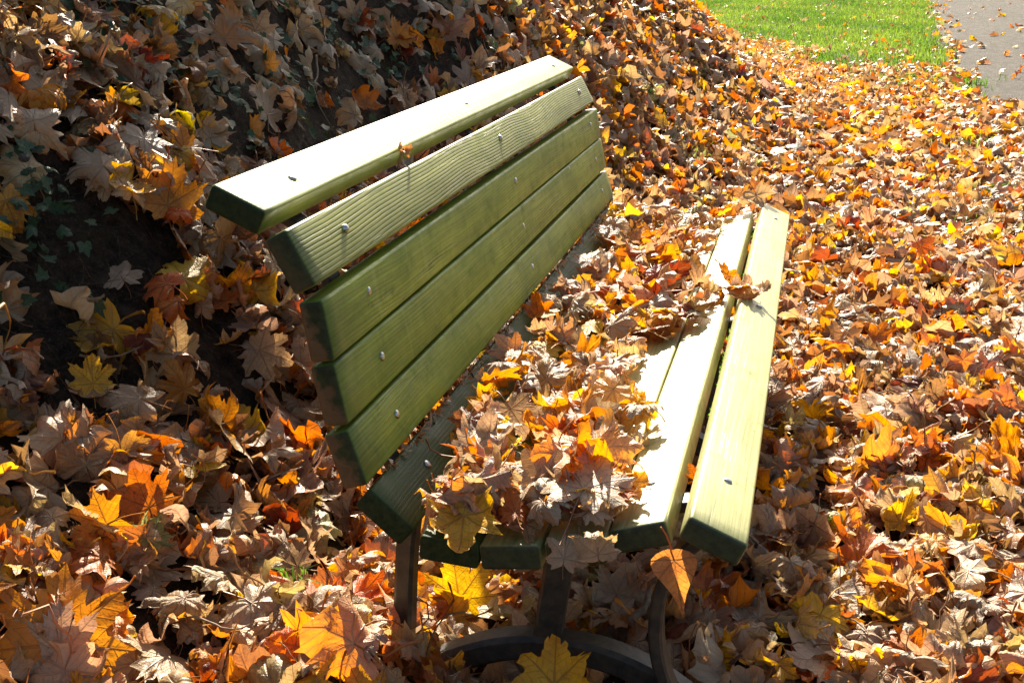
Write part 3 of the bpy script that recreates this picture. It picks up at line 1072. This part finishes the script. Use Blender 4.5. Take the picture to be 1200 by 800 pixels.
hero("grey curled leaf perched on the far end of the front board", 'tan', 'crumpled', (.245, 2.40, .535), .085, .5, (.1, -.8), seed=37, flip=True, lm="the far grey leaf", tintmul=.75)
hero("brown leaf lying across the front board casting a pointed shadow", 'pinkish brown', 'cupped', (.275, 1.26, .528), .075, 1.9, (.1, -.2), seed=38, flip=True, lm="the front board leaf")
hero("tiny curled brown leaf caught on top of the ridged board", 'brown', 'crumpled', (-.358, .63, .950), .040, .4, (0, 0), seed=39, tintmul=1.5, lm="the tiny backrest leaf")
hero("small orange leaf stuck in the gap behind the front board", 'orange', 'cupped', (.257, .235, .485), .030, .8, (.2, -.8), seed=40, tintmul=.9)
hero("amber leaf glowing in the middle of the seat heap", 'amber', 'crumpled', (.03, .42, .540), .075, .5, (0, -.7), seed=41, tintmul=1.1)
hero("yellow leaf on the right side of the seat heap", 'yellow', 'crumpled', (.135, .47, .52), .055, 2.5, (.1, -.5), seed=42, lm="the right yellow leaf")
hero("large pale leaf with its stem reaching over the seat board", 'pinkish brown', 'cupped', (-.1, .22, .52), .085, 2.0, (-.1, -.5), seed=43, flip=True)

# the pointed leaf hanging by its stem from the gap near the front board
g = np.random.default_rng(77)
half = [(0, 1.0), (6, .76), (14, .62), (26, .53), (40, .48), (55, .47), (70, .48), (84, .50), (97, .47), (110, .36), (128, .26), (152, .20), (180, .16)]
an = np.array([h[0] for h in half] + [360-h[0] for h in half[1:-1]][::-1], float)
ra = np.array([h[1] for h in half] + [h[1] for h in half[1:-1]][::-1])
O = np.stack([np.sin(np.radians(an))*ra*.92, np.cos(np.radians(an))*ra*1.15], -1)
fr_ = (.25, .5, .75, 1.0)
Pp = np.concatenate([np.zeros((1, 2))] + [O*f for f in fr_])
Fh = []
N_ = len(O)
for i in range(N_):
    j = (i+1) % N_
    Fh.append((0, 1+j, 1+i))
    for r in range(3):
        a = 1+r*N_
        Fh += [(a+i, a+j, a+N_+j), (a+i, a+N_+j, a+N_+i)]
Vh = np.concatenate([Pp, np.zeros((len(Pp), 1))], 1)
Vh[:, 2] = .14*np.abs(Vh[:, 0]) + .03*np.sin(5*Vh[:, 1]) + .02*np.sin(9*Vh[:, 0]+2)
Vh = bend(Vh, 0, .5, .4)
# stem from the leaf base up to the gap
st = np.array([(0, 0, 0), (.03, -.15, .02), (.02, -.32, .06), (.05, -.52, .12), (.12, -.70, .16)])
b0 = len(Vh)
SV = []
for q in st:
    for a in range(4): SV.append((q[0]+.018*math.cos(a*1.571), q[1], q[2]+.018*math.sin(a*1.571)))
for k in range(4):
    for a in range(4):
        a2 = (a+1) % 4
        A_, B_, C_, D_ = b0+k*4+a, b0+k*4+a2, b0+k*4+4+a2, b0+k*4+4+a
        Fh += [(A_, B_, C_), (A_, C_, D_)]
Vh = np.concatenate([Vh, np.array(SV)])
uvh = np.concatenate([Pp, np.tile([[0, .003]], (len(SV), 1))])
# local y (tip) points down, local z faces the viewer
Rh = np.stack([np.array([-.98, .0, -.18]), np.array([.16, -.12, -.98]), np.cross([-.98, 0, -.18], [.16, -.12, -.98])], -1)
Rh[:, 0] /= np.linalg.norm(Rh[:, 0])
Rh[:, 2] /= np.linalg.norm(Rh[:, 2])
Rh[:, 1] = np.cross(Rh[:, 2], Rh[:, 0])
leaf_object((Vh, np.array(Fh), uvh), np.array([.250, -.018, .463]), Rh, .078, np.array([.74, .33, .11, .31]),
            "smooth orange leaf hanging by its stem from the gap beside the front board", None, "hanging_leaf")
LANDMARK.append(("the hanging orange leaf", 797, 665, True))
LANDMARK += [("the iron foot", 600, 745, False), ("the rear leg", 478, 680, False), ("the curved front leg", 785, 740, False), ("the front board end", 870, 650, False),
             ("the backrest near end", 390, 480, False), ("the top rail near end", 255, 240, False), ("the bare soil patch", 90, 320, False),
             ("the lower right corner", 1180, 780, False), ("the front board middle", 915, 430, False)]

# heap of leaves on the seat
POLY = [(-.120, .02), (-.155, .25), (-.170, .50), (-.185, .95), (-.165, 1.33), (-.175, 1.92), (-.205, 2.38), (-.02, 2.40), (.17, 2.38), (.12, 1.95), (.085, 1.60), (.22, 1.36),
        (.30, 1.26), (.21, 1.12), (.09, .98), (.045, .77), (.15, .52), (.155, .25), (.19, .12), (.13, .03)]
PX = np.array(POLY)


def inside(x, y):
    c = False
    n = len(POLY)
    for i in range(n):
        x1, y1 = POLY[i]
        x2, y2 = POLY[i-1]
        if (y1 > y) != (y2 > y) and x < (x2-x1)*(y-y1)/(y2-y1)+x1: c = not c
    return c


HG = np.zeros((40, 130))     # height of the heap on a 2 cm grid
gp = np.random.default_rng(91)
seat_leaves = []
tries = 0
NSEAT = 158
under_leaves = []          # the lowest layer of the heap, almost hidden, belongs to the carpet of litter
while len(under_leaves) + len(seat_leaves) < NSEAT + 190 and tries < 30000:
    tries += 1
    x, y = gp.uniform(-.27, .32), gp.uniform(.0, 2.4)
    if tries % 7 == 0: x, y = gp.uniform(-.15, .17), gp.uniform(.015, .16)
    if not inside(x, y): continue
    ed = min(inside(x+a, y+b_) for a, b_ in ((.045, 0), (-.045, 0), (0, .06), (0, -.05)))
    s = SHAPES[gp.choice(4, p=[.16, .30, .34, .20])]
    G = HI[s][gp.integers(len(HI[s]))]
    size = gp.uniform(.050, .083)*(1 if ed else .75)
    gi, gj = int((x+.3)/.02), int(y/.02)
    hh = HG[gi, gj]
    if hh > (.035 if y < .16 else .050 if y < .38 else .072): continue
    nrm = np.array([gp.normal(0, .38), gp.normal(-.15, .42), 1.0])
    nrm /= np.linalg.norm(nrm)
    fl = gp.random() < .5
    Rm = rotm(nrm[None], np.array([gp.uniform(0, 6.28)]), np.array([fl]))[0]
    W = (G[0] @ Rm.T)*size
    zmin = (W[:, 2] - seat_top(W[:, 0] + x)).min() if ed else (W[:, 2] - seat_top(W[:, 0] + x)).min()
    z = -zmin - .004*(hh > .01) + .001 + hh*.85
    HG[max(0, gi-2):gi+3, max(0, gj-2):gj+3] += .0055
    pw = PW*np.array([1.7, 1.9, 1.2, .5, .9, 1.1, .6, .8])
    c = gp.choice(len(PN), p=pw/pw.sum())
    colr = PC[c]*gp.uniform(.85, 1.2)*(1+gp.normal(0, .05, 3))
    (under_leaves if len(under_leaves) < 190 else seat_leaves).append((G, s, np.array([x, y, z]), Rm, size, np.array([*np.clip(colr, 0, .9), gp.random()]), PN[c], fl))

for (G, s_, p_, R3, sz, t_, cn_, fl_) in under_leaves:
    carpet.append(([G], np.zeros(1, int), p_[None], R3[None], np.array([sz]), t_[None]))
litter = merge_carpet("leaf_litter", carpet, M_LEAF)
tag(litter, "carpet of dry orange and brown maple leaves covering the ground and bank", "leaf litter", kind="stuff")
print("carpet leaves", sum(len(c[1]) for c in carpet))


SHW = {'flat': 'flat', 'cupped': 'cupped', 'rolled': 'rolled', 'crumpled': 'crumpled'}


def describe(items, onbench):
    out = []
    cnt = {}
    for (G, s, p, Rm, size, tint, cn, fl) in items:
        uu, vv, _ = project(p)
        uu, vv = float(uu[0]), float(vv[0])
        best = sorted(LANDMARK, key=lambda l: (l[1]-uu)**2 + (l[2]-vv)**2)
        best = [l for l in best if l[3] == onbench or not onbench and 'leg' in l[0]] or best
        nm, lx, ly, _b = best[0]
        dx, dy = uu-lx, vv-ly
        dist = math.hypot(dx, dy)
        near_w = "just " if dist < 60 else ("" if dist < 120 else "well ")
        if abs(dx) > abs(dy)*2: dr = "right of" if dx > 0 else "left of"
        elif abs(dy) > abs(dx)*2: dr = "below" if dy > 0 else "above"
        else: dr = ("lower" if dy > 0 else "upper") + (" right of" if dx > 0 else " left of")
        colour = {'pinkish brown': 'pinkish', 'pale green': 'pale green', 'reddish brown': 'reddish'}.get(cn, cn)
        if fl and cn in ('yellow', 'amber', 'orange'): colour = 'pale ' + colour
        size_w = "large " if size > .088 else ("small " if size < .058 else "")
        out.append((f"{size_w}{colour} {SHW[s]} leaf {near_w}{dr} {nm}", uu))
    labs = [o[0] for o in out]
    res = []
    for l, uu in out:
        same = sorted(o[1] for o in out if o[0] == l)
        if len(same) == 1: res.append(l)
        else:
            k = same.index(uu)
            w_ = {2: ["left", "right"], 3: ["left", "middle", "right"]}.get(len(same))
            ords = ["leftmost", "second from left", "third from left", "fourth from left", "fifth from left"]
            res.append(l + (f", the {w_[k]} one" if w_ else f", {ords[min(k, 4)]}"))
    out = res
    return out


cnt = 0
from collections import Counter
labs = describe(seat_leaves, True)
cc = Counter(labs)
for it, lb in zip(seat_leaves, labs):
    leaf_object(it[0], it[2], it[3], it[4], it[5], lb, "leaves heaped on the bench seat")
labs2 = describe(ground_ind, False)
for it, lb in zip(ground_ind, labs2):
    leaf_object(it[0], it[2], it[3], it[4], it[5], lb, "fallen leaves on top of the litter")

# ------------------------------------------------------------------ crumbs and moss in the seat gaps
g = np.random.default_rng(17)
mv, mf = [], []
for k in range(1500):
    y = g.uniform(.35, 2.3)
    if math.sin(y*9)+math.sin(y*23+1) < -.3: continue
    x = .2565 + g.normal(0, .0035)
    z = .463 + g.uniform(-.012, .012)
    a = g.uniform(0, 6.28)
    s = g.uniform(.0025, .006)
    d = np.array([math.cos(a), math.sin(a), 0])*s*.5
    up = np.array([g.normal(0, .4), g.normal(0, .4), 1])*s*1.6
    c = np.array([x, y, z])
    b0 = len(mv)
    mv += [c-d, c+d, c+up]
    mf.append((b0, b0+1, b0+2))
mt = np.tile(np.array([[.13, .26, .03, 1]]), (len(mv), 1))*np.repeat(g.uniform(.6, 1.4, (len(mf), 1)), 3, 0)
moss = np_mesh("moss", np.array(mv), np.array(mf), M_GRASS, None, mt, smooth=False)
tag(moss, "bright green moss growing in the gap behind the front board", "moss", kind="stuff")
cv, cf, ct = [], [], []
for k in range(420):
    y = g.uniform(.05, 2.35)
    x, z = top_point('E', 1.0)
    c = np.array([x + .004 + g.normal(0, .004), y, z - .006 + g.normal(0, .003)])
    b0 = len(cv)
    s = g.uniform(.003, .008)
    r1 = g.normal(0, 1, 3)*s
    r2 = g.normal(0, 1, 3)*s
    r1[1] *= 1.6
    cv += [c, c+r1, c+r2]
    cf.append((b0, b0+1, b0+2))
    t = PC[g.choice([1, 3, 4, 5, 7])]*.7
    ct += [[*t, .5]]*3
crumb = np_mesh("leaf_crumbs", np.array(cv), np.array(cf), M_LEAF, np.zeros((len(cv), 2))+.3, np.array(ct), smooth=False)
tag(crumb, "brown leaf crumbs caught in the seam between backrest and seat", "leaf crumbs", kind="stuff")

# ------------------------------------------------------------------ grass
def blades(n, fn, hmin, hmax, g):
    pts = fn(n)
    n = len(pts)
    a = g.uniform(0, 6.28, n)
    h = g.uniform(hmin, hmax, n)
    lean = g.normal(0, .45, (n, 2))
    w = h*.045 + .0016
    dx = np.stack([np.cos(a), np.sin(a), 0*a], -1)*w[:, None]
    b = pts
    m = pts + np.stack([lean[:, 0]*h*.25, lean[:, 1]*h*.25, h*.6], -1)
    t = pts + np.stack([lean[:, 0]*h, lean[:, 1]*h, h*g.uniform(.65, 1.0, n)], -1)
    V = np.stack([b-dx, b+dx, m+dx*.7, m-dx*.7, t], 1).reshape(-1, 3)
    o = np.arange(n)*5
    F = np.concatenate([np.stack([o, o+1, o+2], -1), np.stack([o, o+2, o+3], -1), np.stack([o+3, o+2, o+4], -1)])
    base = np.array([.055, .125, .018])
    yel = np.array([.20, .25, .045])
    k = np.clip(g.normal(.35, .3, n), 0, 1)[:, None]
    pt = .5+.5*np.sin(1.9*pts[:, 0]+.7*pts[:, 1]+1.5*np.sin(.9*pts[:, 1]))
    k = np.clip(k*.6+pt[:, None]*.5, 0, 1)
    h = h*(.6+.7*pt)
    c = (base*(1-k)+yel*k)*g.uniform(.55, 1.3, (n, 1))
    T = np.repeat(np.concatenate([c, np.ones((n, 1))], 1), 5, 0)
    return V, F, T


def lawn(n):
    g = gg
    x = g.uniform(-6, 4.5, n)
    y = 9 + 30*g.random(n)**1.15
    ge = y + 2.6*x + .9*np.sin(3.1*x) + .5*np.sin(1.9*y)
    pr = sst(12.6, 15.6, ge + g.normal(0, .6, n))
    pr *= (x < path_left(y) + .10*np.sin(5*y) + g.normal(0, .06, n))
    cl = .5 + .3*np.sin(2.1*x+1.3*y)*np.sin(1.7*y-2.3*x) + .3*np.sin(7.3*x-3.1*y)*np.sin(5.1*y+4*x)
    keep = g.random(n) < pr*np.clip(cl*1.1+.10, .10, 1)
    x, y = x[keep], y[keep]
    return np.stack([x, y, gh(x, y)], -1)


def tufts(spots):
    def fn(n):
        out = []
        for (cx, cy, r, k) in spots:
            q = gg.normal(0, r*.5, (k, 2)) + (cx, cy)
            out.append(np.stack([q[:, 0], q[:, 1], gh(q[:, 0], q[:, 1])+.01], -1))
        return np.concatenate(out)
    return fn


gg = np.random.default_rng(29)
A1 = blades(240000, lawn, .05, .13, gg)
A2 = blades(0, tufts([(1.62, 11.5, .5, 500), (1.40, 5.45, .14, 150), (1.15, 4.6, .06, 30), (-.28, 7.2, .5, 160), (-.35, 5.4, .2, 120), (.2, 12.2, .9, 260),
                      (-.49, .30, .03, 14), (1.5, 7.2, .3, 90)]), .04, .10, gg)
Vg = np.concatenate([A1[0], A2[0]])
Fg = np.concatenate([A1[1], A2[1]+len(A1[0])])
Tg = np.concatenate([A1[2], A2[2]])
grass = np_mesh("grass", Vg, Fg, M_GRASS, None, Tg, smooth=False)
tag(grass, "short bright green grass beside the path and in small tufts", "grass", kind="stuff")

# ------------------------------------------------------------------ ivy on the bank
gi_ = np.random.default_rng(37)
sp = [(-1.30, 2.05, .32, 110), (-1.24, 1.45, .22, 80), (-1.28, 3.1, .35, 130), (-1.16, 3.9, .3, 90), (-1.17, .58, .13, 60), (-.70, 5.6, .22, 50), (-.95, 4.6, .2, 40), (-1.38, 1.2, .2, 60),
      (-1.45, 2.6, .3, 80)]
Q = []
for (cx, cy, r, k) in sp: Q.append(gi_.normal(0, r*.55, (k, 2)) + (cx, cy))
Q = np.concatenate(Q)
nrm = gn(Q[:, 0], Q[:, 1])
P = np.stack([Q[:, 0], Q[:, 1], gh(Q[:, 0], Q[:, 1])], -1) + nrm*gi_.uniform(.015, .06, (len(Q), 1))
N2 = nrm + gi_.normal(0, .35, nrm.shape) + np.array([0, -.2, .3])
N2 /= np.linalg.norm(N2, axis=1, keepdims=True)
ti = np.concatenate([np.array([.018, .045, .022])*gi_.uniform(.6, 1.6, (len(Q), 1)), gi_.random((len(Q), 1))], 1)
ivy = merge_carpet("ivy", [(IVYL, gi_.integers(0, 5, len(Q)), P, rotm(N2, gi_.uniform(0, 6.28, len(Q)), np.zeros(len(Q), bool)), gi_.uniform(.018, .034, len(Q)), ti)], M_IVY)
tag(ivy, "dark green ivy leaves trailing over the shaded bank", "ivy", kind="stuff")

# fine roots and dead stalks over the bare soil
gr = np.random.default_rng(43)
rv, rf = [], []


def strand(p0, d, L, r, g, seg=6, sag=True, follow=True):
    P = [np.array(p0, float)]
    dd = np.array(d, float)
    for k in range(seg):
        dd = dd + g.normal(0, .22, 3)
        dd /= np.linalg.norm(dd)
        q = P[-1] + dd*L/seg
        if follow: q[2] = max(q[2], float(gh(q[0], q[1])) + .004)
        P.append(q)
    return np.array(P)


def tube(P, r0, r1, sides=5):
    V, F = [], []
    n = len(P)
    T = np.gradient(P, axis=0)
    T /= np.linalg.norm(T, axis=1, keepdims=True)
    for i in range(n):
        a = np.cross(T[i], [0.3, 0.2, 1.0])
        a /= np.linalg.norm(a)
        b_ = np.cross(T[i], a)
        r = r0 + (r1-r0)*i/(n-1)
        for k in range(sides):
            t = 2*math.pi*k/sides
            V.append(P[i] + r*(a*math.cos(t)+b_*math.sin(t)))
    for i in range(n-1):
        for k in range(sides):
            k2 = (k+1) % sides
            F.append((i*sides+k, i*sides+k2, (i+1)*sides+k2, (i+1)*sides+k))
    return np.array(V), np.array(F)


off = 0
for k in range(360):
    if k < 120:
        x, y = gr.normal(-1.05, .10), gr.normal(.55, .20)
    else:
        x, y = gr.uniform(-1.4, -1.0), gr.uniform(.9, 4.3)
    z = float(gh(x, y))+.01
    nn = gn(np.array([x]), np.array([y]))[0]
    d = np.array([nn[2], gr.normal(0, .6), -nn[0]]) + gr.normal(0, .5, 3) + nn*.25
    P = strand((x, y, z), d, gr.uniform(.04, .16), .001, gr)
    v, f = tube(P, gr.uniform(.0006, .0016), .0004, 3)
    rv.append(v)
    rf.append(f+off)
    off += len(v)
roots = np_mesh("fine_roots", np.concatenate(rv), np.concatenate(rf), M_ROOT)
tag(roots, "fine roots and dead stalks tangled over the bare soil of the bank", "roots", kind="stuff")

# ------------------------------------------------------------------ twigs
TW = [((-1.02, 3.9, .80), (.5, -.6, -.35), .55, .011, "pale dead branch on the bank beyond the far end of the top rail"),
      ((-.96, 4.25, .78), (.3, .8, -.1), .42, .008, "thin branch on the bank crossing behind the pale dead one"),
      ((-1.05, .18, .72), (.6, -.5, -.6), .38, .0035, "long thin reddish twig sloping down the left edge of the bank"),
      ((-.62, .05, .22), (.6, .3, .05), .22, .0028, "thin straw coloured twig above the big amber corner leaf"),
      ((-.15, .62, .08), (.8, -.4, .1), .32, .0042, "dark twig under the seat beside the rear leg"),
      ((-.23, .55, .10), (.7, -.7, .0), .25, .003, "short dark twig crossing another one under the seat"),
      ((.12, .45, .08), (.25, .5, .55), .16, .009, "broken pale stick standing in the leaves under the seat"),
      ((.05, .48, .05), (.05, .05, .9), .13, .006, "upright stub of a stick behind the iron foot"),
      ((.62, 1.9, .06), (.8, .35, .15), .20, .0028, "fine twig right of the middle of the front board"),
      ((.72, .95, .06), (.9, .5, .12), .25, .0026, "fine twig on the sunny leaves near the right edge"),
      ((.45, 2.9, .06), (.5, -.5, .15), .28, .003, "thin bent twig on the leaves beyond the seat end"),
      ((.42, .62, .06), (.9, -.25, .05), .2, .003, "greenish twig on the shaded leaves below the front board"),
      ((-1.12, .9, .95), (.8, .5, -.1), .35, .0026, "fine twig on the bank above the large amber leaf"),
      ((-.98, .42, .60), (.9, .3, -.35), .3, .0026, "fine twig on the bank by the small yellow leaf"),
      ((-1.25, 2.4, 1.08), (.2, -.5, -.6), .4, .004, "dead stalk hanging down the dark bank behind the top rail")]
gt = np.random.default_rng(51)
for p, d, L, r, lb in TW:
    P = strand(p, np.array(d)/np.linalg.norm(d), L, r, gt, 9)
    off3 = np.array([0, 0, .05])
    P = P + off3*0
    zz = gh(P[:, 0], P[:, 1]) + .055
    if 'stick' not in lb: P[:, 2] = np.maximum(P[:, 2]*.3 + zz*.7, zz*.98)
    v, f = tube(P - P[0], r, r*.45, 7)
    o = np_mesh("twig", v, f, M_TWIG, loc=tuple(P[0]))
    tag(o, lb, "twig")

# ------------------------------------------------------------------ stones in the bank
def stone(loc, sx, sy, sz, label, seed):
    g = np.random.default_rng(seed)
    import bmesh
    bm = bmesh.new()
    bmesh.ops.create_icosphere(bm, subdivisions=4, radius=1)
    ks = g.normal(0, 1.6, (8, 3))
    ph = g.uniform(0, 6.28, 8)
    for v_ in bm.verts:
        c = np.array(v_.co)
        f = 1 + .06*np.sin(ks @ c*1.6 + ph).sum()*.55
        v_.co = Vector((c[0]*sx*f, c[1]*sy*f, c[2]*sz*f))
    me = bpy.data.meshes.new("stone")
    bm.to_mesh(me)
    bm.free()
    for p in me.polygons: p.use_smooth = True
    me.materials.append(M_STONE)
    o = bpy.data.objects.new("stone", me)
    o.location = loc
    COL.objects.link(o)
    tag(o, label, "stone")


stone((-1.17, .60, .93), .012, .012, .010, "small pale pebble in the bare soil", 3)

# ------------------------------------------------------------------ trees up the bank that shade it (above the frame)
def tree(base, height, lobes, label, seed, nleaf):
    g = np.random.default_rng(seed)
    t = empty("evergreen_tree", base)
    tag(t, label, "tree", "evergreen trees on top of the bank")
    top = np.mean([np.array(l[0]) for l in lobes], 0) - np.array(base)
    P = np.array([(0, 0, -.3), (0.02, .03, height*.3), (top[0]*.4, top[1]*.4, height*.6), tuple(top)])
    Pd = np.concatenate([np.linspace(P[i], P[i+1], 4)[:-1] for i in range(3)] + [P[-1:]])
    v, f = tube(Pd, .13, .04, 10)
    trunk = np_mesh("trunk", v, f, M_BARK, parent=t)
    for l in lobes:
        c = np.array(l[0]) - np.array(base)
        v, f = tube(np.linspace(Pd[5], c, 5) + g.normal(0, .03, (5, 3)), .04, .01, 6)
        np_mesh("limb", v, f, M_BARK, parent=t)
    Q = []
    for (c, r, wgt) in lobes:
        n = int(nleaf*wgt)
        cl = g.normal(0, 1, (max(6, int(n/45)), 3))
        cl /= np.linalg.norm(cl, axis=1, keepdims=True)
        cl *= g.random((len(cl), 1))**.4
        idx = g.integers(0, len(cl), n)
        q = (cl[idx] + g.normal(0, .13, (n, 3)))*np.array(r) + np.array(c) - np.array(base)
        Q.append(q)
    Q = np.concatenate(Q)
    N = g.normal(0, 1, Q.shape) + (0, 0, .6)
    N /= np.linalg.norm(N, axis=1, keepdims=True)
    ti = np.concatenate([np.array([.04, .08, .025])*g.uniform(.6, 1.5, (len(Q), 1)), g.random((len(Q), 1))], 1)
    cr = merge_carpet("crown", [(IVYL, g.integers(0, 5, len(Q)), Q, rotm(N, g.uniform(0, 6.28, len(Q)), np.zeros(len(Q), bool)), g.uniform(.045, .075, len(Q)), ti)], M_IVY)
    cr.parent = t
    cr['kind'] = 'part' if False else cr.get('kind', '')
    if 'kind' in cr: del cr['kind']


tree((-3.5, 5.6, float(gh(-3.5, 5.6))), 1.3, [((-2.55, 5.45, 3.5), (.72, .62, .42), .5), ((-2.6, 6.4, 3.6), (.80, .75, .45), .5)],
     "evergreen tree on top of the bank, nearer of the two out of frame", 61, 7500)
tree((-3.6, 7.6, float(gh(-3.6, 7.6))), 1.5, [((-2.6, 7.3, 3.6), (.85, .80, .50), .5), ((-2.75, 8.15, 3.5), (.80, .55, .45), .5)],
     "evergreen tree on top of the bank, farther of the two out of frame", 62, 7000)
